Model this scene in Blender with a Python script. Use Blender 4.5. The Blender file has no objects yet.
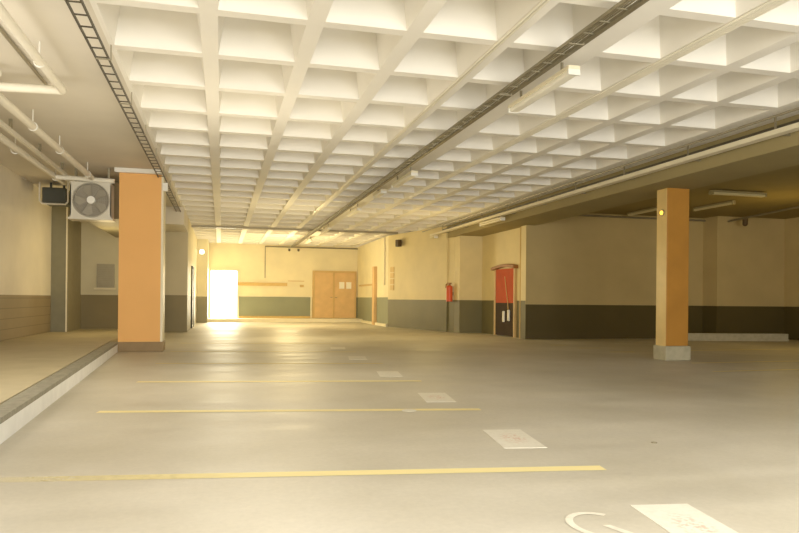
import bpy, bmesh, math, random
from mathutils import Vector, Matrix
random.seed(4)
SC = bpy.context.scene
COL = SC.collection
PI = math.pi

# ------------------------------------------------------------------ materials
def srgb(r, g, b):
    f = lambda c: (c/255/12.92) if c/255 <= 0.04045 else ((c/255+0.055)/1.055)**2.4
    return (f(r), f(g), f(b), 1)

def mat(name, col, rough=.7, metal=0, noise=.06, scale=6, bump=0.0, spec=.3, emit=None, estr=0):
    m = bpy.data.materials.new(name); m.use_nodes = True
    nt = m.node_tree; N = nt.nodes; L = nt.links
    b = N['Principled BSDF']
    b.inputs['Roughness'].default_value = rough
    b.inputs['Metallic'].default_value = metal
    b.inputs['Specular IOR Level'].default_value = spec
    c = srgb(*col)
    geo = N.new('ShaderNodeNewGeometry')
    nz = N.new('ShaderNodeTexNoise'); nz.inputs['Scale'].default_value = scale; nz.inputs['Detail'].default_value = 5
    L.new(geo.outputs['Position'], nz.inputs['Vector'])
    mp = N.new('ShaderNodeMapRange')
    mp.inputs['From Min'].default_value = .3; mp.inputs['From Max'].default_value = .7
    mp.inputs['To Min'].default_value = 1-noise; mp.inputs['To Max'].default_value = 1+noise
    L.new(nz.outputs['Fac'], mp.inputs['Value'])
    vm = N.new('ShaderNodeVectorMath'); vm.operation = 'SCALE'
    vm.inputs[0].default_value = c[:3]
    L.new(mp.outputs['Result'], vm.inputs['Scale'])
    L.new(vm.outputs['Vector'], b.inputs['Base Color'])
    if bump:
        bp = N.new('ShaderNodeBump'); bp.inputs['Strength'].default_value = bump; bp.inputs['Distance'].default_value = .01
        L.new(nz.outputs['Fac'], bp.inputs['Height']); L.new(bp.outputs['Normal'], b.inputs['Normal'])
    if emit:
        b.inputs['Emission Color'].default_value = srgb(*emit); b.inputs['Emission Strength'].default_value = estr
    return m

def dado_mat(name, top, bot, h, rough=.55, blocks=False, line=True):
    """two-tone painted wall: dark paint below h, cream above"""
    m = bpy.data.materials.new(name); m.use_nodes = True
    nt = m.node_tree; N = nt.nodes; L = nt.links
    b = N['Principled BSDF']; b.inputs['Roughness'].default_value = rough; b.inputs['Specular IOR Level'].default_value = .3
    geo = N.new('ShaderNodeNewGeometry')
    sp = N.new('ShaderNodeSeparateXYZ'); L.new(geo.outputs['Position'], sp.inputs[0])
    nz = N.new('ShaderNodeTexNoise'); nz.inputs['Scale'].default_value = 1.3; nz.inputs['Detail'].default_value = 6
    L.new(geo.outputs['Position'], nz.inputs['Vector'])
    gt = N.new('ShaderNodeMath'); gt.operation = 'GREATER_THAN'; gt.inputs[1].default_value = h
    L.new(sp.outputs['Z'], gt.inputs[0])
    mx = N.new('ShaderNodeMix'); mx.data_type = 'RGBA'
    mx.inputs['A'].default_value = srgb(*bot); mx.inputs['B'].default_value = srgb(*top)
    L.new(gt.outputs[0], mx.inputs['Factor'])
    mp = N.new('ShaderNodeMapRange'); mp.inputs['From Min'].default_value = .3; mp.inputs['From Max'].default_value = .7
    mp.inputs['To Min'].default_value = .93; mp.inputs['To Max'].default_value = 1.06
    L.new(nz.outputs['Fac'], mp.inputs['Value'])
    vm = N.new('ShaderNodeVectorMath'); vm.operation = 'SCALE'
    L.new(mx.outputs['Result'], vm.inputs[0]); L.new(mp.outputs['Result'], vm.inputs['Scale'])
    out = vm.outputs['Vector']
    if blocks:      # faint block joints low on the wall
        md = N.new('ShaderNodeMath'); md.operation = 'MODULO'; md.inputs[1].default_value = .2
        L.new(sp.outputs['Z'], md.inputs[0])
        lt = N.new('ShaderNodeMath'); lt.operation = 'LESS_THAN'; lt.inputs[1].default_value = .014
        L.new(md.outputs[0], lt.inputs[0])
        inv = N.new('ShaderNodeMath'); inv.operation = 'SUBTRACT'; inv.inputs[0].default_value = 1
        L.new(gt.outputs[0], inv.inputs[1])
        mu = N.new('ShaderNodeMath'); mu.operation = 'MULTIPLY'; L.new(lt.outputs[0], mu.inputs[0]); L.new(inv.outputs[0], mu.inputs[1])
        m2 = N.new('ShaderNodeMix'); m2.data_type = 'RGBA'; L.new(mu.outputs[0], m2.inputs['Factor'])
        L.new(out, m2.inputs['A']); m2.inputs['B'].default_value = srgb(*[int(v*.82) for v in bot])
        out = m2.outputs['Result']
    L.new(out, b.inputs['Base Color'])
    return m

def floor_mat():
    m = bpy.data.materials.new('polished_concrete'); m.use_nodes = True
    nt = m.node_tree; N = nt.nodes; L = nt.links; b = N['Principled BSDF']
    geo = N.new('ShaderNodeNewGeometry')
    n1 = N.new('ShaderNodeTexNoise'); n1.inputs['Scale'].default_value = .45; n1.inputs['Detail'].default_value = 8; n1.inputs['Roughness'].default_value = .6
    L.new(geo.outputs['Position'], n1.inputs['Vector'])
    r1 = N.new('ShaderNodeValToRGB')
    r1.color_ramp.elements[0].position = .32; r1.color_ramp.elements[0].color = srgb(180, 173, 154)
    r1.color_ramp.elements[1].position = .68; r1.color_ramp.elements[1].color = srgb(205, 199, 184)
    L.new(n1.outputs['Fac'], r1.inputs['Fac'])
    n2 = N.new('ShaderNodeTexNoise'); n2.inputs['Scale'].default_value = 26; n2.inputs['Detail'].default_value = 7; n2.inputs['Roughness'].default_value = .7
    L.new(geo.outputs['Position'], n2.inputs['Vector'])
    mp = N.new('ShaderNodeMapRange'); mp.inputs['From Min'].default_value = .3; mp.inputs['From Max'].default_value = .7
    mp.inputs['To Min'].default_value = .93; mp.inputs['To Max'].default_value = 1.05
    L.new(n2.outputs['Fac'], mp.inputs['Value'])
    # worn streaks stretched across the driving lane
    tm = N.new('ShaderNodeMapping'); tm.inputs['Scale'].default_value = (.35, 2.6, 1); tm.inputs['Rotation'].default_value = (0, 0, .14)
    L.new(geo.outputs['Position'], tm.inputs['Vector'])
    n3 = N.new('ShaderNodeTexNoise'); n3.inputs['Scale'].default_value = 1.0; n3.inputs['Detail'].default_value = 4
    L.new(tm.outputs['Vector'], n3.inputs['Vector'])
    mp3 = N.new('ShaderNodeMapRange'); mp3.inputs['From Min'].default_value = .3; mp3.inputs['From Max'].default_value = .7
    mp3.inputs['To Min'].default_value = .93; mp3.inputs['To Max'].default_value = 1.05
    L.new(n3.outputs['Fac'], mp3.inputs['Value'])
    mu = N.new('ShaderNodeMath'); mu.operation = 'MULTIPLY'; L.new(mp.outputs[0], mu.inputs[0]); L.new(mp3.outputs[0], mu.inputs[1])
    vm = N.new('ShaderNodeVectorMath'); vm.operation = 'SCALE'
    L.new(r1.outputs['Color'], vm.inputs[0]); L.new(mu.outputs[0], vm.inputs['Scale'])
    L.new(vm.outputs['Vector'], b.inputs['Base Color'])
    mr = N.new('ShaderNodeMapRange'); mr.inputs['From Min'].default_value = .3; mr.inputs['From Max'].default_value = .7
    mr.inputs['To Min'].default_value = .42; mr.inputs['To Max'].default_value = .6
    L.new(n3.outputs['Fac'], mr.inputs['Value']); L.new(mr.outputs[0], b.inputs['Roughness'])
    b.inputs['Specular IOR Level'].default_value = .35
    bp = N.new('ShaderNodeBump'); bp.inputs['Strength'].default_value = .12; bp.inputs['Distance'].default_value = .004
    L.new(n2.outputs['Fac'], bp.inputs['Height']); L.new(bp.outputs['Normal'], b.inputs['Normal'])
    return m

def worn_paint(name, col, wear=.35, scale=9, blot=None):
    m = bpy.data.materials.new(name); m.use_nodes = True
    nt = m.node_tree; N = nt.nodes; L = nt.links; b = N['Principled BSDF']
    b.inputs['Roughness'].default_value = .6; b.inputs['Specular IOR Level'].default_value = .3
    geo = N.new('ShaderNodeNewGeometry')
    nz = N.new('ShaderNodeTexNoise'); nz.inputs['Scale'].default_value = scale; nz.inputs['Detail'].default_value = 8; nz.inputs['Roughness'].default_value = .7
    L.new(geo.outputs['Position'], nz.inputs['Vector'])
    mp = N.new('ShaderNodeMapRange'); mp.inputs['From Min'].default_value = .45; mp.inputs['From Max'].default_value = .75
    mp.inputs['To Min'].default_value = 0; mp.inputs['To Max'].default_value = wear
    L.new(nz.outputs['Fac'], mp.inputs['Value'])
    mx = N.new('ShaderNodeMix'); mx.data_type = 'RGBA'
    mx.inputs['A'].default_value = srgb(*col); mx.inputs['B'].default_value = srgb(186, 177, 156)
    L.new(mp.outputs[0], mx.inputs['Factor'])
    L.new(mx.outputs['Result'], b.inputs['Base Color'])
    return m

def fade_paint(name, col, x0, x1):
    """paint that is worn away towards its left end (x0), solid from x1 on"""
    m = bpy.data.materials.new(name); m.use_nodes = True
    nt = m.node_tree; N = nt.nodes; L = nt.links; b = N['Principled BSDF']
    b.inputs['Roughness'].default_value = .6; b.inputs['Specular IOR Level'].default_value = .3
    b.inputs['Base Color'].default_value = srgb(*col)
    geo = N.new('ShaderNodeNewGeometry'); sp = N.new('ShaderNodeSeparateXYZ'); L.new(geo.outputs['Position'], sp.inputs[0])
    mp = N.new('ShaderNodeMapRange'); mp.inputs['From Min'].default_value = x0; mp.inputs['From Max'].default_value = x1
    L.new(sp.outputs['X'], mp.inputs['Value'])
    nz = N.new('ShaderNodeTexNoise'); nz.inputs['Scale'].default_value = 14; nz.inputs['Detail'].default_value = 8
    L.new(geo.outputs['Position'], nz.inputs['Vector'])
    ad = N.new('ShaderNodeMath'); ad.operation = 'MULTIPLY_ADD'; ad.inputs[1].default_value = .9; ad.inputs[2].default_value = -.25
    L.new(nz.outputs['Fac'], ad.inputs[0])
    s = N.new('ShaderNodeMath'); s.operation = 'ADD'; s.use_clamp = True
    L.new(mp.outputs[0], s.inputs[0]); L.new(ad.outputs[0], s.inputs[1])
    mu = N.new('ShaderNodeMath'); mu.operation = 'MULTIPLY'; L.new(s.outputs[0], mu.inputs[0]); L.new(mp.outputs[0], mu.inputs[1])
    m2 = N.new('ShaderNodeMath'); m2.operation = 'MULTIPLY'; m2.inputs[1].default_value = .92; L.new(mu.outputs[0], m2.inputs[0])
    L.new(m2.outputs[0], b.inputs['Alpha'])
    return m

CREAM = (226, 214, 184); DARK = (104, 101, 84)
M = dict(
    ceil=mat('white_painted_concrete', (240, 236, 226), .8, noise=.03, scale=1.5, spec=.15),
    slab=mat('grey_beige_slab', (220, 213, 198), .85, noise=.07, scale=.8, spec=.15),
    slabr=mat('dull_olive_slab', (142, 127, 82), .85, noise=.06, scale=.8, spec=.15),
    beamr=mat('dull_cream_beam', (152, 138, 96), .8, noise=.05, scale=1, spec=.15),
    floor=floor_mat(),
    walk=mat('dusty_brown_walkway', (188, 176, 144), .75, noise=.07, scale=2.5, bump=.2, spec=.2),
    kerb=mat('pale_kerb_face', (240, 240, 236), .6, noise=.06, scale=5, bump=.3),
    kerbtop=mat('grey_kerb_edge', (142, 138, 122), .7, noise=.2, scale=18, bump=.5),
    wl=dado_mat('left_wall_paint', (236, 228, 208), (150, 134, 104), 1.07, blocks=True),
    wlb=dado_mat('rear_left_wall_paint', (214, 206, 174), (132, 120, 86), 1.10),
    wblk=dado_mat('block_wall_paint', (196, 186, 156), (134, 124, 94), 1.12),
    wpas=dado_mat('passage_wall_paint', (224, 214, 178), (142, 136, 112), 1.10),
    wback=dado_mat('back_wall_paint', (236, 224, 186), (138, 142, 120), 1.13),
    wmid=dado_mat('middle_wall_paint', (222, 204, 152), (110, 104, 72), 1.05),
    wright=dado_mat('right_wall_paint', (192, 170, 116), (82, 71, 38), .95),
    white=mat('white_gloss_paint', (236, 234, 224), .4, noise=.02),
    cream=mat('cream_paint', (232, 222, 192), .5, noise=.03),
    pipe=mat('white_pipe_paint', (232, 226, 208), .4, noise=.04, scale=8),
    conduit=mat('grey_conduit', (150, 142, 120), .45, .3, noise=.05),
    steel=mat('galvanised_steel', (146, 138, 114), .45, .6, noise=.1, scale=12),
    darksteel=mat('dark_tray_steel', (84, 78, 64), .5, .4, noise=.1, scale=12),
    greyblk=mat('dark_grey_paint', (72, 74, 66), .6, noise=.04),
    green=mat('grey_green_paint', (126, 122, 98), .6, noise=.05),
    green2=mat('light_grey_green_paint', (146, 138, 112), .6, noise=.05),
    orange=mat('orange_column_paint', (238, 178, 104), .6, noise=.03, scale=1.2, spec=.2),
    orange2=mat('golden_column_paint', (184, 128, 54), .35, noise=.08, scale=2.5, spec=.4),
    lit_side=mat('lit_side_gold', (226, 192, 118), .3, noise=.08, scale=3, spec=.5),  # lighter tone stands in for light on the column's left face
    plinth=mat('brown_plinth_paint', (140, 116, 80), .6, noise=.06),
    conc=mat('bare_concrete', (176, 168, 140), .8, noise=.12, scale=9, bump=.4),
    casing=mat('off_white_casing', (212, 206, 188), .45, noise=.03),
    grille=mat('grey_grille_wire', (168, 162, 146), .5, .2, noise=.03),
    fanback=mat('fan_recess_grey', (160, 152, 136), .7, noise=.04),
    blade=mat('fan_blade_grey', (172, 164, 146), .5, noise=.03),
    tube=mat('fluorescent_diffuser', (244, 240, 224), .35, noise=.01),
    dimtube=mat('unlit_tube', (206, 192, 140), .35, noise=.01),
    wood=mat('light_wood_door', (222, 184, 128), .5, noise=.07, scale=3, spec=.3),
    woodf=mat('wood_frame', (206, 172, 112), .5, noise=.05, scale=4),
    rail=mat('tan_rail', (206, 172, 106), .5, noise=.05),
    paper=mat('white_paper', (250, 246, 232), .8, noise=.01),
    red=mat('red_door_paint', (186, 72, 26), .6, noise=.1, scale=3, spec=.1),
    redd=mat('brown_lower_paint', (62, 48, 34), .7, noise=.1, scale=3, spec=.1),
    hood=mat('brown_hood', (146, 96, 44), .5, noise=.05),
    redext=mat('extinguisher_red', (214, 84, 44), .35, noise=.03),
    black=mat('black_plastic', (34, 32, 28), .5, noise=.02),
    brownbox=mat('dark_brown_box', (84, 66, 38), .6, noise=.04),
    glow=mat('amber_lens', (250, 200, 80), .3, noise=0, emit=(255, 190, 60), estr=2.5),
    lampglow=mat('bright_lamp_lens', (255, 250, 220), .3, noise=0, emit=(255, 246, 205), estr=9),
    yellow=worn_paint('yellow_line_paint', (240, 224, 158), .3, 14),
    yfade=fade_paint('worn_yellow_paint', (240, 224, 158), -2.1, .2),
    ydim=worn_paint('dull_yellow_paint', (214, 196, 120), .5, 14),
    wpaint=worn_paint('white_box_paint', (224, 219, 204), .35, 20),
    wdim=worn_paint('faded_white_paint', (222, 215, 198), .6, 20),
    outside=mat('emissive_daylight', (255, 252, 240), .9, noise=.0, emit=(255, 250, 232), estr=3.2),  # emission stands in for sunlight on the yard
    door2=mat('grey_steel_door', (112, 108, 92), .5, noise=.04),
)

# box paint with a faint reddish scrawl in the middle
def box_paint():
    m = M['wpaint'].copy(); m.name = 'white_box_red_scrawl'
    nt = m.node_tree; N = nt.nodes; L = nt.links; b = N['Principled BSDF']
    src = b.inputs['Base Color'].links[0].from_socket
    tc = N.new('ShaderNodeTexCoord')
    nz = N.new('ShaderNodeTexNoise'); nz.inputs['Scale'].default_value = 34; nz.inputs['Detail'].default_value = 3
    L.new(tc.outputs['Object'], nz.inputs['Vector'])
    gr = N.new('ShaderNodeVectorMath'); gr.operation = 'MULTIPLY'; gr.inputs[1].default_value = (9, 4.2, 0)
    L.new(tc.outputs['Object'], gr.inputs[0])
    ln = N.new('ShaderNodeVectorMath'); ln.operation = 'LENGTH'; L.new(gr.outputs[0], ln.inputs[0])
    fall = N.new('ShaderNodeMapRange'); fall.inputs['From Min'].default_value = .4; fall.inputs['From Max'].default_value = 1.0
    fall.inputs['To Min'].default_value = .6; fall.inputs['To Max'].default_value = 0
    L.new(ln.outputs['Value'], fall.inputs['Value'])
    st = N.new('ShaderNodeMapRange'); st.inputs['From Min'].default_value = .48; st.inputs['From Max'].default_value = .6
    L.new(nz.outputs['Fac'], st.inputs['Value'])
    mu = N.new('ShaderNodeMath'); mu.operation = 'MULTIPLY'; L.new(fall.outputs[0], mu.inputs[0]); L.new(st.outputs[0], mu.inputs[1])
    mx = N.new('ShaderNodeMix'); mx.data_type = 'RGBA'; L.new(mu.outputs[0], mx.inputs['Factor'])
    L.new(src, mx.inputs['A']); mx.inputs['B'].default_value = srgb(204, 150, 122)
    L.new(mx.outputs['Result'], b.inputs['Base Color'])
    return m
M['box'] = box_paint()

# ------------------------------------------------------------------ geometry helpers
class MB:
    def __init__(s): s.bm = bmesh.new()
    def box(s, x0, x1, y0, y1, z0, z1, bev=0):
        r = bmesh.ops.create_cube(s.bm, size=1)
        vs = r['verts']
        for v in vs:
            v.co = Vector((x0+(v.co.x+.5)*(x1-x0), y0+(v.co.y+.5)*(y1-y0), z0+(v.co.z+.5)*(z1-z0)))
        if bev:
            es = list({e for v in vs for e in v.link_edges})
            bmesh.ops.bevel(s.bm, geom=es, offset=bev, segments=2, affect='EDGES', profile=.6)
        return s
    def cyl(s, p0, p1, r, seg=14, r2=None):
        p0, p1 = Vector(p0), Vector(p1); d = p1-p0
        res = bmesh.ops.create_cone(s.bm, cap_ends=True, segments=seg, radius1=r, radius2=r if r2 is None else r2, depth=d.length)
        q = d.to_track_quat('Z', 'Y').to_matrix().to_4x4()
        bmesh.ops.transform(s.bm, matrix=Matrix.Translation((p0+p1)/2) @ q, verts=res['verts'])
        return s
    def sphere(s, c, r, sc=(1, 1, 1)):
        res = bmesh.ops.create_uvsphere(s.bm, u_segments=16, v_segments=10, radius=r)
        for v in res['verts']: v.co = Vector(c)+Vector((v.co.x*sc[0], v.co.y*sc[1], v.co.z*sc[2]))
        return s
    def path(s, pts, r, seg=8):
        for a, b in zip(pts[:-1], pts[1:]): s.cyl(a, b, r, seg)
        for p in pts[1:-1]: s.sphere(p, r*1.02)
        return s
    def torus(s, c, R, r, axis='Y', n=36, m=6):
        rings = []
        for i in range(n):
            a = 2*PI*i/n; ring = []
            for j in range(m):
                t = 2*PI*j/m; rr = R+r*math.cos(t); h = r*math.sin(t)
                p = {'Y': (rr*math.cos(a), h, rr*math.sin(a)), 'Z': (rr*math.cos(a), rr*math.sin(a), h)}[axis]
                ring.append(s.bm.verts.new(Vector(c)+Vector(p)))
            rings.append(ring)
        for i in range(n):
            A, B = rings[i], rings[(i+1) % n]
            for j in range(m): s.bm.faces.new((A[j], A[(j+1) % m], B[(j+1) % m], B[j]))
        return s
    def prism(s, pts, z0, z1):
        lo = [s.bm.verts.new((x, y, z0)) for x, y in pts]; hi = [s.bm.verts.new((x, y, z1)) for x, y in pts]
        s.bm.faces.new(lo[::-1]); s.bm.faces.new(hi)
        n = len(pts)
        for i in range(n): s.bm.faces.new((lo[i], lo[(i+1) % n], hi[(i+1) % n], hi[i]))
        return s
    def build(s, name, m, parent=None, smooth=False, origin=None):
        bmesh.ops.recalc_face_normals(s.bm, faces=s.bm.faces)
        me = bpy.data.meshes.new(name)
        if parent is not None: o0 = Vector(WORLD[parent.name])
        elif origin is not None: o0 = Vector(origin)
        else:
            xs = [v.co for v in s.bm.verts]
            o0 = Vector((sum(v.x for v in xs)/len(xs), sum(v.y for v in xs)/len(xs), min(v.z for v in xs)))
        for v in s.bm.verts: v.co -= o0
        s.bm.to_mesh(me); s.bm.free()
        me.materials.append(m if not isinstance(m, str) else M[m])
        if smooth:
            for p in me.polygons: p.use_smooth = True
            me.set_sharp_from_angle(angle=math.radians(40))
        o = bpy.data.objects.new(name, me); COL.objects.link(o)
        if parent is not None: o.parent = parent; WORLD[o.name] = tuple(o0)
        else: o.location = o0; WORLD[o.name] = tuple(o0)
        return o
WORLD = {}

def tag(o, label=None, cat=None, group=None, kind=None):
    if label: o['label'] = label
    if cat: o['category'] = cat
    if group: o['group'] = group
    if kind: o['kind'] = kind
    return o
def thing(name, loc, label, cat, group=None, kind=None):
    o = bpy.data.objects.new(name, None); COL.objects.link(o); o.location = loc
    o.empty_display_size = .1
    WORLD[o.name] = tuple(loc)
    return tag(o, label, cat, group, kind)
def struct(mb, name, m, label=None, cat=None):
    o = mb.build(name, m, origin=(0, 0, 0)); o['kind'] = 'structure'
    if label: o['label'] = label
    if cat: o['category'] = cat
    return o
def copy_tree(o, loc=None, label=None, parent=None):
    c = o.copy(); COL.objects.link(c)
    if parent is not None: c.parent = parent
    if loc is not None: c.location = loc
    if label: c['label'] = label
    for ch in list(o.children): copy_tree(ch, parent=c)
    return c

ZC = 3.5     # soffit height
# ------------------------------------------------------------------ floor, walkway
struct(MB().box(-4.3, 17, -6, 33, -.3, 0), 'floor', 'floor', 'beige polished concrete parking floor', 'floor')
kx = lambda y: -1.50-.0465*(y-5.4)          # the kerb runs slightly askew to the ribs
struct(MB().prism([(-4.0, -6), (kx(-6)-.18, -6), (kx(14.4)-.18, 14.4), (-1.94, 20.0), (-4.0, 20.0)], 0, .186), 'floor.001', 'walk', 'raised brown walkway along the left wall', 'walkway')
struct(MB().prism([(kx(-6)-.18, -6), (kx(-6), -6), (kx(14.2), 14.2), (kx(14.2)-.18, 14.2)], 0, .150), 'trim_1', 'kerb', 'pale kerb face of the raised walkway', 'kerb')
struct(MB().prism([(kx(-6)-.15, -6), (kx(-6)+.008, -6), (kx(14.2)+.008, 14.2), (kx(14.2)-.15, 14.2)], .150, .192), 'trim_2', 'kerbtop', 'grey edging strip on top of the walkway kerb', 'kerb edge')
struct(MB().box(-1.3, 6.2, 30.7, 32.0, 0, .15), 'trim_3', 'cream', 'low cream step along the back wall', 'step')

# ------------------------------------------------------------------ waffle ceiling
RE = [-1.03, -.05, .87, 1.77, 2.66, 3.60, 4.42, 5.2, 6.0, 6.86+.0]     # right edges of the long ribs
RW = [.3, .155, .155, .155, .16, .30, .16, .16, .16, .16]             # their widths
XR = 6.73
rows = [-2.2, -1.15, -.1, .95, 2.0, 3.05, 4.1, 5.16, 6.21, 7.33, 8.46, 9.6, 10.64, 11.65, 12.6, 13.5, 14.42, 15.35, 16.3, 17.28, 18.3, 19.33, 20.4, 21.5, 22.6, 23.7, 24.75, 25.8, 26.85, 27.9, 28.95, 30.0, 31.05, 32.1]
RT = .13
def waffle():
    b = MB(); bm = b.bm
    depth = .42; ti, tj = .07, .07
    xs = [(RE[i], RE[i+1]-RW[i+1]) for i in range(len(RE)-2)] + [(RE[-2], XR)]
    # ribs: solid bottom made of quads with pyramidal-sided pockets
    ys = [(rows[j], rows[j+1]-RT) for j in range(len(rows)-1)]
    def quad(*p): bm.faces.new([bm.verts.new(q) for q in p])
    for (x0, x1) in xs:
        for (y0, y1) in ys:
            X0, X1, Y0, Y1 = x0+ti, x1-ti, y0+tj, y1-tj; Z = ZC+depth
            quad((x0, y0, ZC), (X0, Y0, Z), (X1, Y0, Z), (x1, y0, ZC))
            quad((x0, y1, ZC), (x1, y1, ZC), (X1, Y1, Z), (X0, Y1, Z))
            quad((x0, y0, ZC), (x0, y1, ZC), (X0, Y1, Z), (X0, Y0, Z))
            quad((x1, y0, ZC), (X1, Y0, Z), (X1, Y1, Z), (x1, y1, ZC))
            quad((X0, Y0, Z), (X0, Y1, Z), (X1, Y1, Z), (X1, Y0, Z))
    y_lo, y_hi = -6, 32.3
    # long rib undersides
    edges = [(-1.08, xs[0][0])] + [(xs[i][1], xs[i+1][0]) for i in range(len(xs)-1)] + [(XR, 7.22)]
    for a, c in edges: quad((a, y_lo, ZC), (a, y_hi, ZC), (c, y_hi, ZC), (c, y_lo, ZC))
    # cross rib undersides
    cy = [(y_lo, ys[0][0])] + [(ys[j][1], ys[j+1][0]) for j in range(len(ys)-1)] + [(ys[-1][1], y_hi)]
    for (x0, x1) in xs:
        for a, c in cy: quad((x0, a, ZC), (x0, c, ZC), (x1, c, ZC), (x1, a, ZC))
    quad((-1.08, y_lo, ZC+.5), (7.22, y_lo, ZC+.5), (7.22, y_hi, ZC+.5), (-1.08, y_hi, ZC+.5))
    bmesh.ops.remove_doubles(bm, verts=bm.verts, dist=.001)
    return b
struct(waffle(), 'ceiling', 'ceil', 'white concrete waffle ceiling of square recesses', 'ceiling')
struct(MB().box(-4.3, -1.08, -6, 32.3, ZC, ZC+.5), 'ceiling.001', 'slab', 'flat grey beige ceiling over the walkway', 'ceiling')
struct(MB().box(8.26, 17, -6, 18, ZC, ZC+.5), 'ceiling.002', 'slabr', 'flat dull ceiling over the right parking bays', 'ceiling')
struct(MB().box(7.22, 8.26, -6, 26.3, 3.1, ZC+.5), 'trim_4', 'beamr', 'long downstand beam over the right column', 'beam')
struct(MB().box(-4.0, -1.0, 19.6, 22.0, 3.03, ZC), 'trim_5', 'slab', 'downstand beam over the rear left wall', 'beam')

# ------------------------------------------------------------------ walls
W = struct(MB().box(-4.3, -4.0, -6, 22, 0, ZC), 'wall_left', 'wl')
struct(MB().box(-4.0, -1.85, 20.0, 22.0, 0, 3.03), 'wall_left.001', 'wlb')
struct(MB().box(-1.85, -1.0, 21.9, 22.3, 0, ZC), 'wall_left.002', 'wblk')
struct(MB().box(-1.3, -1.0, 22.3, 32.3, 0, ZC), 'wall_left.003', 'wpas')
struct(MB().box(-1.0, -.56, 30.0, 32.0, 0, ZC), 'wall_left.004', 'wpas')
b = MB()      # back wall with a door opening
b.box(-.56, -.48, 32, 32.3, 0, ZC); b.box(.70, 6.4, 32, 32.3, 0, ZC); b.box(-.48, .70, 32, 32.3, 2.28, ZC); b.box(-.48, .70, 32, 32.3, 0, .15)
struct(b, 'wall_back', 'wback')
struct(MB().box(6.2, 6.5, 25.8, 32, 0, ZC), 'wall_right', 'wback')
struct(MB().prism([(6.2, 25.8), (7.35, 21.3), (7.9, 21.3), (6.8, 25.8)], 0, ZC), 'wall_right.001', 'wmid')
struct(MB().box(7.34, 8.4, 20.8, 21.3, 0, ZC), 'wall_right.002', 'wmid')
struct(MB().box(8.1, 8.4, 17.3, 20.8, 0, ZC), 'wall_right.003', 'wmid')
struct(MB().box(8.0, 8.1, 17.3, 17.62, 0, ZC), 'wall_right.004', 'wmid')
struct(MB().box(8.4, 13.9, 17.3, 17.6, 0, ZC), 'wall_right.005', 'wright')
struct(MB().box(8.0, 8.4, 17.29, 17.3, 0, ZC), 'wall_right.006', 'wright')
struct(MB().box(13.6, 13.9, 16.7, 17.3, 0, ZC), 'wall_right.007', 'wright')
struct(MB().box(13.9, 16.2, 16.7, 17.0, 0, ZC), 'wall_right.008', 'wright')
struct(MB().box(7.2, 16.3, -2.4, -2.1, 0, ZC), 'wall_front_blocker', 'wright')  # unseen wall behind the camera, added to keep daylight off the right bays
struct(MB().box(15.9, 16.3, -6, 16.7, 0, ZC), 'wall_right.009', 'wright')
# yard behind the open doorway, its daylight put in as emission
struct(MB().box(-3, 3.2, 36, 36.2, -.2, 5), 'wall_outside', 'outside')
struct(MB().box(-3, 3.2, 32.3, 36, -.2, .15), 'floor.002', 'outside')
b = MB(); b.box(-.56, -.46, 31.93, 32.0, .15, 2.34); b.box(.68, .76, 31.93, 32.0, .15, 2.34); b.box(-.46, .68, 31.93, 32.0, 2.27, 2.34)
struct(b, 'trim_6', 'cream')

# ------------------------------------------------------------------ doors
d = thing('door_1', (5.12, 32, .15), 'light wooden double door with white papers on the right leaf', 'door', kind='structure')
b = MB(); b.box(4.08, 4.18, 31.9, 32.0, .15, 2.35); b.box(6.06, 6.14, 31.9, 32.0, .15, 2.35); b.box(4.18, 6.06, 31.9, 32.0, 2.27, 2.35); b.box(5.03, 5.11, 31.9, 32.0, .15, 2.27)
b.build('frame', 'woodf', d)
for x0, x1, hx in ((4.18, 5.03, 4.96), (5.11, 6.06, 5.18)):
    l = MB().box(x0, x1, 31.94, 31.99, .16, 2.27, .004).build('leaf', 'wood', d)
    MB().cyl((hx, 31.94, 1.12), (hx, 31.90, 1.12), .012).cyl((hx-.05, 31.895, 1.12), (hx+.05, 31.895, 1.12), .012).build('handle', 'steel', l)
for x, w in ((5.33, 'left'), (5.66, 'right')):
    tag(MB().box(x, x+.24, 31.925, 31.939, 1.53, 1.84).build('paper_notice', 'paper'), 'white paper notice, %s one of the two on the wooden door' % w, 'notice', 'notices on the wooden door')
d = thing('door_2', (-1.0, 25.2, 0), 'dark grey steel door seen edge on in the left passage wall', 'door', kind='structure')
MB().box(-1.0, -.97, 24.6, 25.9, 0, 2.05).build('leaf', 'door2', d)
b = MB().box(-1.0, -.95, 24.52, 24.6, 0, 2.13).box(-1.0, -.95, 25.9, 25.98, 0, 2.13).box(-1.0, -.95, 24.6, 25.9, 2.05, 2.13); b.build('frame', 'greyblk', d)
MB().cyl((-.97, 24.75, 1.0), (-.92, 24.75, 1.0), .015).cyl((-.92, 24.72, 1.0), (-.92, 24.86, 1.0), .012).build('handle', 'steel', d)
# red service door in the wall that faces left
d = thing('door_3', (8.1, 18.85, 0), 'red door with a dark lower half under a brown arched hood', 'door', kind='structure')
MB().box(8.06, 8.1, 18.18, 19.54, .98, 1.98).build('leaf', 'red', d)
MB().box(8.06, 8.1, 18.18, 19.54, 0.02, .98).build('lower_panel', 'redd', d)
MB().box(8.03, 8.1, 19.54, 19.62, 0, 2.0).box(8.03, 8.1, 18.10, 18.18, 0, 2.0).build('frame', 'woodf', d)
b = MB(); pts = []
for i in range(11):
    t = i/10; y = 18.02+t*1.68; z = 2.06+.07*math.sin(PI*t); pts.append((y, z))
bm = b.bm
A = [bm.verts.new((8.1, y, z)) for y, z in pts]; Bv = [bm.verts.new((7.95, y, z-.02)) for y, z in pts]
A2 = [bm.verts.new((8.1, y, z-.1)) for y, z in pts]; B2 = [bm.verts.new((7.95, y, z-.1)) for y, z in pts]
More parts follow.
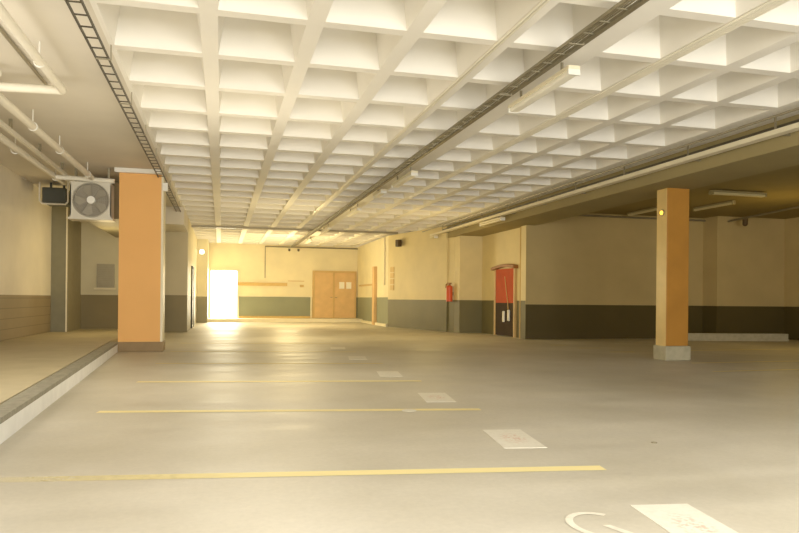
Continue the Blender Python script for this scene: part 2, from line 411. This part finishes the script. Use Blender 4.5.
for i in range(10):
    for P, Q in ((A, Bv), (Bv, B2), (B2, A2), (A2, A)): bm.faces.new((P[i], P[i+1], Q[i+1], Q[i]))
bm.faces.new((A[0], Bv[0], B2[0], A2[0])); bm.faces.new((A[-1], Bv[-1], B2[-1], A2[-1]))
b.build('hood', 'hood', d)
MB().cyl((8.05, 18.85, 1.75), (8.05, 18.62, 1.0), .012).cyl((8.05, 18.62, 1.0), (8.05, 18.55, .62), .012).build('chain', 'rail', d)
for y, z in ((18.86, .42), (18.5, .46)):
    MB().box(8.0, 8.055, y-.05, y+.05, z, z+.32, .02).build('handle', 'paper', d)

# ------------------------------------------------------------------ columns
c = thing('column', (-1.5, 14.3, 0), 'wide orange square column at the end of the walkway kerb', 'column')
MB().box(-1.905, -1.14, 14.1, 14.62, .19, 3.42).build('shaft', 'orange', c)
MB().box(-1.14, -1.10, 14.09, 14.62, .19, 3.42).build('edge_strip', 'cream', c)
MB().box(-1.93, -1.085, 14.06, 14.66, 0, .19, .01).build('plinth', 'plinth', c)
MB().box(-1.98, -1.16, 14.0, 14.66, 3.42, 3.5).build('cap', 'white', c)
tag(MB().box(-1.12, -1.02, 14.02, 14.1, 3.1, 3.26, .01).build('junction_box', 'white'), 'small white junction box at the top right of the orange column', 'junction box')
c = thing('column', (7.95, 10.93, 0), 'slim golden orange column on a bare concrete base in the right bays', 'column')
MB().box(7.72, 8.18, 10.78, 11.08, .26, 3.1, .012).build('shaft', 'orange2', c)
MB().box(7.712, 7.72, 10.79, 11.07, .26, 3.09).build('lit_side_face', 'lit_side', c)  # thin sheet in a lighter colour, imitating the lit left side
MB().box(7.69, 8.21, 10.74, 11.12, 0, .26, .02).build('plinth', 'conc', c)
r = thing('beacon_light', (7.70, 11.0, 2.64), 'small round amber light on the golden column', 'light')
MB().cyl((7.72, 10.9, 2.66), (7.69, 10.9, 2.66), .06, 16).build('base', 'steel', r)
MB().sphere((7.685, 10.9, 2.66), .04, (.6, 1, 1)).build('lens', 'glow', r, True)

# grey-green pillar in the left corner
p = thing('corner_pillar', (-3.83, 19, .186), 'tall grey green pillar against the left wall', 'pillar')
MB().box(-4.0, -3.66, 18.3, 18.36, .186, ZC).build('front_panel', 'green', p)
MB().box(-4.0, -3.64, 18.36, 20.0, .186, ZC).build('side_panel', 'green2', p)
MB().box(-3.665, -3.635, 18.27, 18.3, .186, ZC).build('edge_strip', 'cream', p)

# ------------------------------------------------------------------ left side equipment
q = thing('fan_unit', (-2.385, 14.2, 2.5), 'square off-white wall fan unit with a round grille beside the orange column', 'fan')
b = MB(); X0, X1, Z0, Z1, Y0 = -2.75, -2.03, 2.53, 3.2, 14.0
cx, cz, R = -2.385, 2.865, .32
# front plate with round hole
bm = b.bm; n = 48; ring = []; outer = []
for i in range(n):
    a = 2*PI*i/n; ca, sa = math.cos(a), math.sin(a)
    ring.append(bm.verts.new((cx+R*ca, Y0, cz+R*sa)))
    s = min((X1-cx)/abs(ca) if abs(ca) > 1e-6 else 9, (Z1-cz)/abs(sa) if abs(sa) > 1e-6 else 9)
    s2 = min(((X1-cx) if ca > 0 else (cx-X0))/max(abs(ca), 1e-6), ((Z1-cz) if sa > 0 else (cz-Z0))/max(abs(sa), 1e-6))
    outer.append(bm.verts.new((cx+s2*ca, Y0, cz+s2*sa)))
inner = [bm.verts.new((v.co.x, Y0+.1, v.co.z)) for v in ring]
for i in range(n):
    j = (i+1) % n
    bm.faces.new((ring[i], ring[j], outer[j], outer[i])); bm.faces.new((ring[i], inner[i], inner[j], ring[j]))
b.box(X0, X0+.02, Y0, Y0+.36, Z0, Z1); b.box(X1-.02, X1, Y0, Y0+.36, Z0, Z1); b.box(X0, X1, Y0+.002, Y0+.36, Z1-.02, Z1); b.box(X0, X1, Y0+.002, Y0+.36, Z0, Z0+.02)
b.build('casing', 'casing', q)
MB().box(X0+.02, X1-.02, Y0+.1, Y0+.34, Z0+.02, Z1-.02).build('back_plate', 'fanback', q)
for kk in range(5):
    a = 2*PI*kk/5+.5; b = MB(); bm = b.bm; vs = []
    for rr, da, yy in ((.07, -.35, .03), (.29, -.15, .02), (.30, .25, .06), (.24, .52, .08), (.07, .35, .07)):
        vs.append(bm.verts.new((cx+rr*math.cos(a+da), Y0+yy, cz+rr*math.sin(a+da))))
    bm.faces.new(vs); b.build('blade', 'blade', q)
MB().cyl((cx, Y0+.09, cz), (cx, Y0-.02, cz), .072, 24).build('hub', 'white', q, True)
b = MB()
for rr in (.10, .135, .17, .205, .24, .275): b.torus((cx, Y0-.008, cz), rr, .0028, n=40, m=4)
b.torus((cx, Y0-.005, cz), .318, .012)
for i in range(12):
    a = 2*PI*i/12; b.cyl((cx+.07*math.cos(a), Y0-.012, cz+.07*math.sin(a)), (cx+.315*math.cos(a), Y0-.006, cz+.315*math.sin(a)), .003, 5)
b.build('grille', 'grille', q)
MB().box(X0-.03, X1+.03, Y0-.03, Y0+.38, Z0-.035, Z0).build('tray', 'casing', q)
for xx in (X0+.05, X1-.09): MB().box(xx, xx+.04, Y0+.15, Y0+.2, Z1, ZC).build('hanger', 'steel', q)
tag(MB().box(-2.72, -1.86, 14.9, 19.6, 2.62, 3.36, .01).build('ventilation_duct', 'green2'), 'large dull grey duct behind the fan unit', 'duct')
tag(MB().box(-3.69, -3.22, 16, 16.7, 3.03, 3.36, .03).box(-3.6, -3.56, 16.3, 16.34, 3.36, 3.5).box(-3.34, -3.3, 16.3, 16.34, 3.36, 3.5).build('cable_box', 'greyblk'), 'dark grey box high in the left corner above the pillar', 'box')
tag(MB().path([(-3.72, 15.95, 3.44), (-3.72, 15.95, 3.06), (-3.66, 15.95, 3.0), (-3.22, 15.95, 3.0), (-3.17, 15.95, 3.06), (-3.17, 15.95, 3.5)], .016).build('looped_conduit', 'pipe', smooth=True),
    'thin pale conduit looped around the dark grey box', 'conduit')
e = thing('louvre_panel', (-3.02, 20, 1.25), 'grey louvred metal panel on the rear left wall above a small ledge', 'panel')
MB().box(-3.24, -2.80, 19.96, 20.0, 1.30, 1.93).build('cover', 'conduit', e)
b = MB()
for i in range(12): b.box(-3.21, -2.83, 19.945, 19.96, 1.34+i*.048, 1.355+i*.048)
b.build('louvre', 'steel', e)
MB().box(-3.30, -2.77, 19.9, 20.0, 1.245, 1.29).build('ledge', 'cream', e)

def pipe(name, pts, r, m, label, cat, brackets=(), zc=ZC, horizontal=False):
    t = thing(name, pts[0], label, cat)
    MB().path(pts, r, 16).build('pipe', m, t, True)
    for (x, y, z) in brackets:
        a = MB()
        a.torus((x, y, z), r+.003, .009, 'Y' if not horizontal else 'Y', 18, 6)
        a.cyl((x, y, z+r), (x, y, zc), .008, 6)
        a.build('clamp', 'white', t)
    return t
pipe('ceiling_pipe', [(-1.74, -5, 3.3), (-1.70, 8.23, 3.3)], .042, 'pipe', 'white pipe running to the front, ends at the cross pipe elbow', 'pipe', [(-1.715, 7.3, 3.3), (-1.73, 4, 3.3)])
tag(MB().cyl((-2.01, -5, 3.482), (-1.97, 8.7, 3.482), .018, 8).build('thin_conduit', 'conduit', smooth=True), 'thin grey conduit under the white pipe nearest the cable ladder', 'conduit')
pipe('ceiling_pipe', [(-4.0, 8.42, 3.3), (-1.70, 8.23, 3.3)], .048, 'pipe', 'white pipe crossing from the left wall to an elbow', 'pipe')
tag(MB().sphere((-2.30, 8.05, 3.38), .05).cyl((-2.30, 8.05, 3.38), (-2.30, 8.05, 3.5), .02).build('pipe_fitting', 'pipe', smooth=True), 'small white round fitting above the crossing pipe', 'fitting')
pipe('ceiling_pipe', [(-2.44, 8.4, 3.28), (-2.37, 14.25, 3.28)], .05, 'pipe', 'thick white pipe running back towards the fan unit', 'pipe', [(-2.42, 10, 3.28), (-2.41, 11.5, 3.28), (-2.38, 13.6, 3.28)])
pipe('ceiling_pipe', [(-3.12, -5, 3.3), (-3.04, 14.9, 3.3)], .052, 'pipe', 'thick white pipe nearest the left wall', 'pipe', [(-3.1, 9, 3.3), (-3.1, 11.8, 3.3), (-3.06, 14.3, 3.3)])
t = thing('wall_trunking', (-2.84, 5, 3.3), 'slim pale cable trunking between the two thick white pipes', 'trunking')
MB().box(-2.87, -2.82, -5, 14.9, 3.3, 3.36).build('channel', 'pipe', t)
for y in (9, 10.6, 12.2, 13.8): MB().box(-2.87, -2.83, y, y+.03, 3.36, ZC).build('hanger', 'steel', t)
pipe('ceiling_pipe', [(-3.0, 14.05, 3.27), (-1.98, 14.02, 3.24)], .045, 'pipe', 'short white pipe crossing just above the fan unit', 'pipe')

def ladder(name, x0, x1, z, y0, y1, step, m, label, cat, rod=1.6):
    t = thing(name, ((x0+x1)/2, y0, z), label, cat)
    for x in (x0, x1): MB().box(x-.006, x+.006, y0, y1, z, z+.028).build('side_rail', m, t)
    first = MB().box(x0+.008, x1-.008, 2.0, 2.010, z+.004, z+.016).build('rung', m, t)
    y = 2.0+step; n = 1
    while y < y1 and n < 90:
        c = first.copy(); COL.objects.link(c); c.parent = t; c.location = (0, y-2.0, 0); n += 1; y += step
    if y < y1:
        b = MB()
        while y < y1: b.box(x0+.008, x1-.008, y, y+.010, z+.004, z+.016); y += step
        tag(b.build('rung', m, t), kind='stuff')
    y = 2.4
    while y < y1:
        MB().box(x0, x1+.03, y, y+.02, z-.008, z).box(x1+.02, x1+.03, y, y+.02, z, ZC).build('hanger', 'conduit', t); y += rod
    return t
ladder('cable_ladder', -1.20, -1.085, 3.36, -5, 21.85, .26, 'darksteel', 'dark steel cable ladder along the left edge of the waffle ceiling', 'cable ladder')
b = ladder('cable_ladder', 2.99, 3.11, 3.36, -5, 31.5, .26, 'steel', 'grey steel cable ladder under the wide middle rib of the waffle ceiling', 'cable ladder')
for i, x in enumerate((3.03, 3.06, 3.085)):
    MB().cyl((x, -5, 3.39+.004*(i % 2)), (x, 31.5, 3.39), .009, 6).build('cable', 'steel', b)
tag(MB().box(3.15, 3.19, -5, 31.0, 3.385, 3.425).box(3.16, 3.18, 3, 3.03, 3.425, ZC).box(3.16, 3.18, 12, 12.03, 3.425, ZC).build('tray_channel', 'steel'), 'slim grey channel running alongside the middle cable ladder', 'channel')

# ------------------------------------------------------------------ fluorescent lamps
def lamp(x, y0, ln, z, label, group, along='Y', w=.13, h=.09, body='cream', lens='tube'):
    t = thing('fluorescent_lamp', (x, y0, z), label, 'lamp', group)
    if along == 'Y':
        MB().box(x-w/2, x+w/2, y0, y0+ln, z+h*.55, z+h, .006).build('housing', body, t)
        MB().box(x-w*.42, x+w*.42, y0+.03, y0+ln-.03, z, z+h*.6, .02).build('diffuser', lens, t)
        for yy in (y0, y0+ln-.035): MB().box(x-w/2, x+w/2, yy, yy+.035, z-.004, z+h*.6, .006).build('end_cap', 'white' if body == 'cream' else body, t)
        for yy in (y0+.25, y0+ln-.25): MB().box(x-.012, x+.012, yy, yy+.02, z+h, ZC if not (6.9 < x < 7.1) else 3.245).build('hanger', 'steel', t)
    else:
        MB().box(x, x+ln, y0-w/2, y0+w/2, z+h*.55, z+h, .006).build('housing', body, t)
        MB().box(x+.03, x+ln-.03, y0-w*.42, y0+w*.42, z, z+h*.6, .02).build('diffuser', lens, t)
        for xx in (x, x+ln-.035): MB().box(xx, xx+.035, y0-w/2, y0+w/2, z-.004, z+h*.6, .006).build('end_cap', body, t)
        for xx in (x+.25, x+ln-.25): MB().box(xx, xx+.02, y0-.012, y0+.012, z+h, ZC).build('hanger', 'steel', t)
    return t
G = 'fluorescent lamps along the middle cable ladder'
lamp(3.37, 6.2, 1.5, 3.30, 'white fluorescent lamp, nearest and largest one beside the middle cable ladder', G)
lamp(3.37, 12.05, 1.5, 3.30, 'fluorescent lamp, second one along the middle cable ladder', G)
lamp(3.37, 14.5, .8, 3.34, 'short dim fluorescent lamp, third one along the middle cable ladder', G)
lamp(3.37, 17.2, 1.5, 3.30, 'fluorescent lamp, fourth one along the middle cable ladder', G)
lamp(3.37, 22.2, 1.5, 3.30, 'fluorescent lamp, second from the back wall along the middle ladder', G)
lamp(3.37, 26.8, 1.5, 3.30, 'fluorescent lamp nearest the back wall along the middle ladder', G)
# right hand tray + lamps, in front of the beam
t = thing('cable_tray', (7.02, 5, 3.2), 'pale slotted cable tray running along the side of the long right beam', 'cable tray')
MB().box(6.96, 7.08, -5, 24.5, 3.245, 3.27).build('tray_base', 'cream', t)
MB().box(6.955, 6.965, -5, 24.5, 3.245, 3.31).box(7.075, 7.085, -5, 24.5, 3.245, 3.31).build('side_rail', 'cream', t)
y = .5
while y < 24:
    MB().box(7.08, 7.22, y, y+.03, 3.25, 3.27).box(6.985, 6.999, y, y+.03, 3.27, ZC).build('hanger', 'steel', t); y += 1.75
tag(MB().cyl((7.17, -5, 3.40), (7.17, 24.5, 3.40), .02, 8).build('beam_conduit', 'darksteel', smooth=True), 'dark conduit along the upper side of the long right beam', 'conduit')
tag(MB().cyl((6.84, -5, 3.44), (6.84, 24.5, 3.44), .018, 8).build('ceiling_conduit', 'conduit', smooth=True), 'thin conduit along the right edge of the waffle recesses', 'conduit')
G = 'fluorescent lamps under the right cable tray'
lamp(7.02, 22.3, 1.5, 3.14, 'fluorescent lamp farthest along under the right cable tray', G, lens='dimtube')
lamp(7.02, 16.6, 1.5, 3.12, 'fluorescent lamp above the red door under the right cable tray', G, lens='dimtube')
G = 'fluorescent lamps on the right bay ceiling'
lamp(10.2, 12.75, 1.4, 3.38, 'unlit tube lamp right of the golden column on the ceiling', G, 'X', body='beamr', lens='dimtube')
lamp(10.8, 15.4, 1.4, 3.40, 'narrow tube lamp seen left of the golden column near the wall', G, 'Y', w=.1, body='beamr', lens='dimtube')
lamp(11.82, 13.95, 1.45, 3.40, 'narrow tube lamp just right behind the golden column', G, 'Y', w=.08, body='beamr', lens='dimtube')
tag(MB().path([(14.1, 17.2, 3.36), (13.9, 16.5, 3.36), (13.5, 13.75, 3.38), (13.4, 9, 3.38)], .03).build('ceiling_conduit', 'steel', smooth=True), 'dull conduit crossing the right bay ceiling towards the frame edge', 'conduit')
tag(MB().cyl((13.92, 16.0, 3.36), (13.92, 16.0, 3.22), .07, 12).sphere((13.92, 16.0, 3.22), .07).build('ceiling_sensor', 'brownbox', smooth=True), 'small dark round sensor below the right ceiling conduit', 'sensor')
tag(MB().path([(8.6, 17.22, 3.42), (13.6, 17.22, 3.42)], .025).build('wall_conduit', 'steel', smooth=True), 'long conduit at the top of the right rear wall', 'conduit')
# conduits under waffle ribs
b = thing('rib_conduits', (2.52, 0, 3.48), 'thin white twin conduit under the third long rib', 'conduit')
for x in (2.51, 2.545): MB().cyl((x, -5, 3.487), (x, 20, 3.487), .013, 8).build('conduit', 'pipe', b, True)
b = thing('rib_conduits', (4.33, 0, 3.48), 'bundle of thin white conduits under the long rib right of the middle ladder', 'conduit')
for x in (4.28, 4.315, 4.35, 4.385): MB().cyl((x, -5, 3.487), (x, 16, 3.487), .013, 8).build('conduit', 'pipe', b, True)
tag(MB().box(-1.0, 6.2, 24.3, 24.38, 3.43, 3.5).build('cross_trunking', 'conduit'), 'dark trunking crossing under the waffle ceiling near the back', 'trunking')

# ------------------------------------------------------------------ back wall items
f = thing('flood_lamp', (-.8, 29.9, 3.0), 'small glowing bulkhead lamp on the pillar left of the bright doorway', 'lamp')
MB().box(-.90, -.70, 29.94, 30.0, 2.86, 3.06, .01).build('housing', 'white', f)
MB().sphere((-.8, 29.93, 2.96), .09, (1, .5, 1)).build('lens', 'lampglow', f, True)
tag(MB().box(.70, 2.92, 31.9, 32.0, 1.62, 1.76, .01).build('wall_rail', 'rail'), 'long tan bumper rail on the back wall beside the bright doorway', 'rail')
tag(MB().box(2.96, 3.7, 31.97, 32.0, 1.84, 1.87).build('wall_shelf_strip', 'rail'), 'thin tan strip on the back wall between rail and wooden door', 'strip')
tag(MB().box(3.5, 3.68, 31.95, 32.0, 1.58, 1.68, .01).build('switch_box', 'rail'), 'small tan switch box left of the wooden door', 'switch')
tag(MB().cyl((1.92, 31.97, 1.97), (1.92, 31.97, 3.4), .018, 8).build('wall_conduit', 'conduit', smooth=True), 'thin vertical conduit dropping down the back wall', 'conduit')
tag(MB().cyl((1.9, 31.95, 3.41), (6.2, 31.95, 3.41), .03, 8).build('wall_conduit', 'steel', smooth=True), 'horizontal conduit along the top of the back wall', 'conduit')
for x, l in ((3.0, 'left of two'), (3.42, 'right of two')):
    s = thing('wall_sensor', (x, 31.95, 3.22), 'tiny dark sensor high on the back wall, %s' % l, 'sensor', 'sensors high on the back wall')
    MB().box(x-.05, x+.05, 31.9, 32.0, 3.24, 3.34).build('bracket', 'steel', s); MB().sphere((x, 31.88, 3.26), .05).build('head', 'brownbox', s, True)
tag(MB().box(.76, 4.08, 31.97, 32.0, .15, .24).build('baseboard_back', 'rail'), kind='structure')
b = MB(); b.box(4.0, 4.06, 31.95, 32.0, .15, 1.16); b.box(.8, 4.1, 31.94, 32.0, 1.12, 1.16)
struct(b, 'trim_7', 'cream')
tag(MB().box(6.07, 6.195, 27.75, 28.1, 0, 2.4, .005).build('door_post', 'wood'), 'tall light wooden post on the side wall right of the wooden door', 'post')
tag(MB().box(6.12, 6.2, 28.3, 31.2, 1.63, 1.70).build('hand_rail', 'woodf'), 'brown rail on the side wall right of the wooden door', 'rail')
struct(MB().box(6.12, 6.2, 25.8, 31.9, 0, .1), 'trim_8', 'cream')
tag(MB().cyl((6.17, 26.3, 1.6), (6.17, 26.3, 3.5), .03, 8).build('downpipe', 'cream', smooth=True), 'pale vertical downpipe near the corner of the side wall', 'pipe')
b = MB(); b.cyl((8.065, 17.76, 0), (8.065, 17.76, 3.5), .03, 10)
tag(b.build('downpipe', 'rail', smooth=True), 'tan vertical pipe right of the red door', 'pipe')

# slanted wall items: local frame on the wall
sa = Vector((6.2, 25.8, 0)); sb_ = Vector((7.35, 21.3, 0)); sd = (sb_-sa).normalized(); sn = Vector((sd.y, -sd.x, 0))
if sn.x > 0: sn = -sn
def on_slant(mb_fn, name, m, s, z, label, cat, group=None):
    """build in a local frame: x along wall, y out of the wall, z up"""
    b = mb_fn(); T = Matrix.Translation(sa+sd*s+Vector((0, 0, z))) @ Matrix((( sd.x, sn.x, 0, 0), (sd.y, sn.y, 0, 0), (0, 0, 1, 0), (0, 0, 0, 1)))
    bmesh.ops.transform(b.bm, matrix=T, verts=b.bm.verts)
    return b
def slant_obj(fn, name, m, s, z, parent=None, smooth=False):
    return on_slant(fn, name, m, s, z, None, None).build(name, m, parent, smooth)
p0 = sa+sd*1.05+Vector((0, 0, 3.0))
t = thing('loudspeaker', tuple(p0), 'small dark box speaker high on the angled wall near the corner', 'speaker')
slant_obj(lambda: MB().box(-.10, .12, .06, .22, 0, .26, .02), 'housing', M['brownbox'], 1.05, 3.0, t)
slant_obj(lambda: MB().box(-.05, .05, .004, .06, .08, .2), 'bracket', M['steel'], 1.05, 3.0, t)
for i, w in enumerate(('lowest', 'second lowest', 'second highest', 'highest')):
    tag(slant_obj(lambda: MB().box(-.14, .14, 0, .025, 0, .19, .004), 'wall_plate', M['rail'], .35, 1.40+i*.23), 'small tan plate near the wall corner, %s of the four' % w, 'plate', 'column of four wall plates')
p0 = sa+sd*4.50+Vector((0, 0, .98))
t = thing('fire_extinguisher', tuple(p0), 'red fire extinguisher on the wall left of the pilaster', 'extinguisher')
slant_obj(lambda: MB().cyl((0, .13, 0), (0, .13, .46), .105, 18).sphere((0, .13, .46), .105, (1, 1, .7)), 'cylinder', M['redext'], 4.53, 1.0, t, True)
slant_obj(lambda: MB().cyl((0, .13, .5), (0, .13, .6), .035, 10).box(-.1, .08, .1, .16, .58, .61), 'valve', M['hood'], 4.53, 1.0, t)
slant_obj(lambda: MB().path([(-.08, .13, .6), (-.2, .13, .56), (-.22, .13, .45)], .018), 'hose', M['hood'], 4.53, 1.0, t, True)
slant_obj(lambda: MB().box(-.04, .04, 0, .05, .2, .3), 'bracket', M['steel'], 4.53, 1.0, t)
struct(on_slant(lambda: MB().box(-.0, .03, 0, .04, 0, 3.4), '', None, 4.2, 0, None, None), 'trim_9', 'wmid')

# low kerb in the far right bays
tag(MB().prism([(12.2, 16.3), (15.15, 15.75), (15.15, 16.0), (12.2, 16.5)], 0, .2).build('low_barrier', 'conc'), 'long low pale concrete barrier in front of the far right wall', 'barrier')

# ------------------------------------------------------------------ floor markings
TH = math.radians(-8.4)
def line(xa, ya, xb, yb, w, m, label, group='yellow bay lines on the left lane', lift=.002, name='bay_line'):
    a, b_ = Vector((xa, ya, 0)), Vector((xb, yb, 0)); d = (b_-a).normalized(); n = Vector((-d.y, d.x, 0))*w/2
    mb = MB(); mb.bm.faces.new([mb.bm.verts.new((p.x, p.y, lift)) for p in (a-n, b_-n, b_+n, a+n)])
    return tag(mb.build(name, m), label, 'floor line', group)
line(-1.45, 4.405, 2.34, 3.89, .115, 'yfade', 'nearest and longest yellow bay line, worn away towards the kerb')
line(-1.08, 6.77, 2.42, 6.23, .115, 'yellow', 'second yellow bay line from the front')
line(-1.0, 9.07, 2.51, 8.56, .115, 'yellow', 'third yellow bay line, in front of the orange column')
line(-1.0, 11.56, 2.57, 11.01, .11, 'ydim', 'fourth faint yellow bay line, just before the orange column')
line(-.95, 14.1, 2.6, 13.5, .10, 'ydim', 'fifth very faint yellow bay line beside the orange column')
line(-.9, 16.6, 2.65, 16.0, .10, 'ydim', 'farthest faint yellow bay line beyond the orange column')
G = 'thin yellow bay lines in the right bays'
line(9.8, 12.95, 15.4, 13.05, .08, 'yellow', 'farthest thin yellow bay line right of the golden column', G)
line(7.85, 10.25, 15.0, 10.5, .08, 'yellow', 'thin yellow bay line starting at the foot of the golden column', G)
line(7.23, 8.95, 14.0, 9.2, .08, 'yellow', 'nearest thin yellow bay line in the right bays', G)
G = 'short pale dashes between red door and golden column'
line(8.6, 16.95, 10.6, 17.1, .07, 'ydim', 'pale dash lying along the foot of the right rear wall', G)
line(7.55, 14.95, 8.0, 14.9, .10, 'ydim', 'short pale dash nearest the pillar corner', G)
line(7.75, 13.96, 8.25, 13.9, .10, 'ydim', 'short pale dash midway to the golden column', G)
line(7.82, 12.78, 8.35, 12.72, .12, 'ydim', 'short pale dash closest to the golden column', G)
line(7.5, 20.4, 8.0, 20.3, .12, 'ydim', 'short pale dash left of the red door', G)
def marker(cx, cy, label, w=.31, h=.69, m='box'):
    mb = MB().box(-w/2, w/2, -h/2, h/2, 0, .003)
    o = mb.build('painted_box', m, origin=(0, 0, 0)); o.location = (cx, cy, 0); o.rotation_euler = (0, 0, TH)
    WORLD[o.name] = (cx, cy, 0)
    return tag(o, label, 'floor marking', 'white painted boxes in a row on the floor')
marker(2.15, 2.78, 'white painted floor box nearest the front, cut by the frame edge')
marker(2.16, 4.875, 'white painted floor box, second from the front, beyond the nearest yellow line')
marker(2.25, 7.10, 'white painted floor box just beyond the second yellow line')
marker(2.30, 9.45, 'white painted floor box just beyond the third yellow line', m='wpaint')
marker(2.36, 12.1, 'white painted floor box just beyond the fourth yellow line', m='wpaint')
marker(2.42, 14.6, 'faintest white painted floor box, farthest of the row', m='wpaint')
def stroke(pts, w):
    mb = MB(); bm = mb.bm; L_, R_ = [], []
    for i, p in enumerate(pts):
        a = Vector(pts[max(i-1, 0)]); c_ = Vector(pts[min(i+1, len(pts)-1)]); d = (c_-a).normalized(); n = Vector((-d.y, d.x))*w/2
        L_.append((p[0]+n.x, p[1]+n.y)); R_.append((p[0]-n.x, p[1]-n.y))
    for z in (.003,):
        l = [bm.verts.new((x, y, z)) for x, y in L_]; r = [bm.verts.new((x, y, z)) for x, y in R_]
        for i in range(len(pts)-1): bm.faces.new((l[i], r[i], r[i+1], l[i+1]))
    return mb
arc = [(1.735+.135*math.cos(a), 2.90+.175*math.sin(a)) for a in [math.radians(45+i*12.2) for i in range(20)]]
lt = stroke(arc, .036)
lt.bm.faces.new([lt.bm.verts.new((x, y, .003)) for x, y in ((1.735, 2.885), (1.775, 2.885), (1.825, 2.74), (1.785, 2.74))])
tag(lt.build('painted_letter', 'wdim'), 'rounded white painted character on the floor left of the nearest white box', 'floor marking')
tag(MB().cyl((1.73, 6.3, 0), (1.73, 6.3, .003), .07, 16).build('paint_spot', 'wpaint'), 'small round white paint spot on the floor before the third box', 'paint spot')
b = MB().cyl((3.13, 4.5, 0), (3.13, 4.5, .006), .022, 16)
tag(b.build('floor_stud', 'steel', smooth=True), 'tiny metal stud in the floor in the open lane', 'stud')

# ------------------------------------------------------------------ camera
cam = bpy.data.cameras.new('camera'); co = bpy.data.objects.new('camera', cam); COL.objects.link(co)
F, YAW, SH, ROLL = 690.4, .2526, 33.0, .0093
cam.sensor_fit = 'HORIZONTAL'; cam.sensor_width = 36; cam.lens = F/799*36
cam.clip_end = 200; cam.clip_start = .05
# principal point: (cx, cy+SH) -> horizon lies below the image centre
cam.shift_y = SH/799
co.location = (0, 0, 1.05)
fw = Vector((math.sin(YAW), math.cos(YAW), 0)); rt = Vector((math.cos(YAW), -math.sin(YAW), 0)); up = Vector((0, 0, 1))
c, s = math.cos(ROLL), math.sin(ROLL)
rt2 = rt*c+up*s; up2 = -rt*s+up*c
R = Matrix((rt2, up2, -fw)).transposed()
co.rotation_euler = R.to_euler()
SC.camera = co

# ------------------------------------------------------------------ light
w = bpy.data.worlds.new('World'); SC.world = w; w.use_nodes = True
bg = w.node_tree.nodes['Background']; bg.inputs['Color'].default_value = srgb(255, 251, 244); bg.inputs['Strength'].default_value = 2.0
def area(name, loc, target, sx, sy, power, col, spread=PI):
    l = bpy.data.lights.new(name, 'AREA'); l.shape = 'RECTANGLE'; l.size = sx; l.size_y = sy; l.energy = power; l.color = srgb(*col)[:3]; l.spread = spread
    o = bpy.data.objects.new(name, l); COL.objects.link(o); o.location = loc
    o.rotation_euler = (Vector(target)-Vector(loc)).to_track_quat('-Z', 'Y').to_euler()
    return o
def point(name, loc, power, col, r=.3):
    l = bpy.data.lights.new(name, 'POINT'); l.energy = power; l.color = srgb(*col)[:3]; l.shadow_soft_size = r
    o = bpy.data.objects.new(name, l); COL.objects.link(o); o.location = loc
area('entrance_daylight', (2.0, -4.5, 1.6), (1.0, 10, 2.4), 7, 2.6, 700, (255, 251, 240))
area('front_bay_light', (4.5, 1.0, .3), (4.0, 3.5, 3.5), 3, 2, 80, (255, 252, 246))
area('front_overhead_fill', (1.8, 0.2, 3.35), (1.8, .4, 0), 9, 4.2, 190, (255, 252, 248), math.radians(120))  # unseen overhead fill, added to brighten the near floor
area('doorway_daylight', (.1, 32.2, 1.3), (.6, 20, 0), 1.1, 2.0, 200, (255, 240, 196))
point('back_fill', (2.5, 27.0, 1.9), 260, (255, 226, 160), .4)  # warm fill added in mid-air for the yellow glow at the back
point('mid_fill', (2.0, 18.0, 1.7), 90, (255, 230, 170), .5)  # added point fill for the dim middle, not a fitting
point('left_lane_fill', (.4, 9.0, 1.8), 90, (255, 240, 208), 1.0)  # soft fill added to keep the left lane floor bright
point('walkway_fill', (-2.6, 6.5, 1.9), 75, (255, 247, 234), .6)  # fill added to lift the walkway and the ceiling above it
point('rear_left_fill', (-2.5, 17.0, 2.0), 34, (255, 226, 160), .3)  # yellow fill added to warm the rear left wall
point('red_door_point', (5.6, 18.5, 2.0), 45, (255, 220, 140), .4)  # warm point light in mid-air before the red door, no fitting modelled
point('right_bay_fill', (12.5, 13.0, 2.2), 34, (255, 212, 110), .4)  # saturated fill added to tint the right bays yellow

SC.view_settings.view_transform = 'Standard'
SC.view_settings.look = 'None'
SC.view_settings.exposure = 0
SC.view_settings.gamma = 1.12
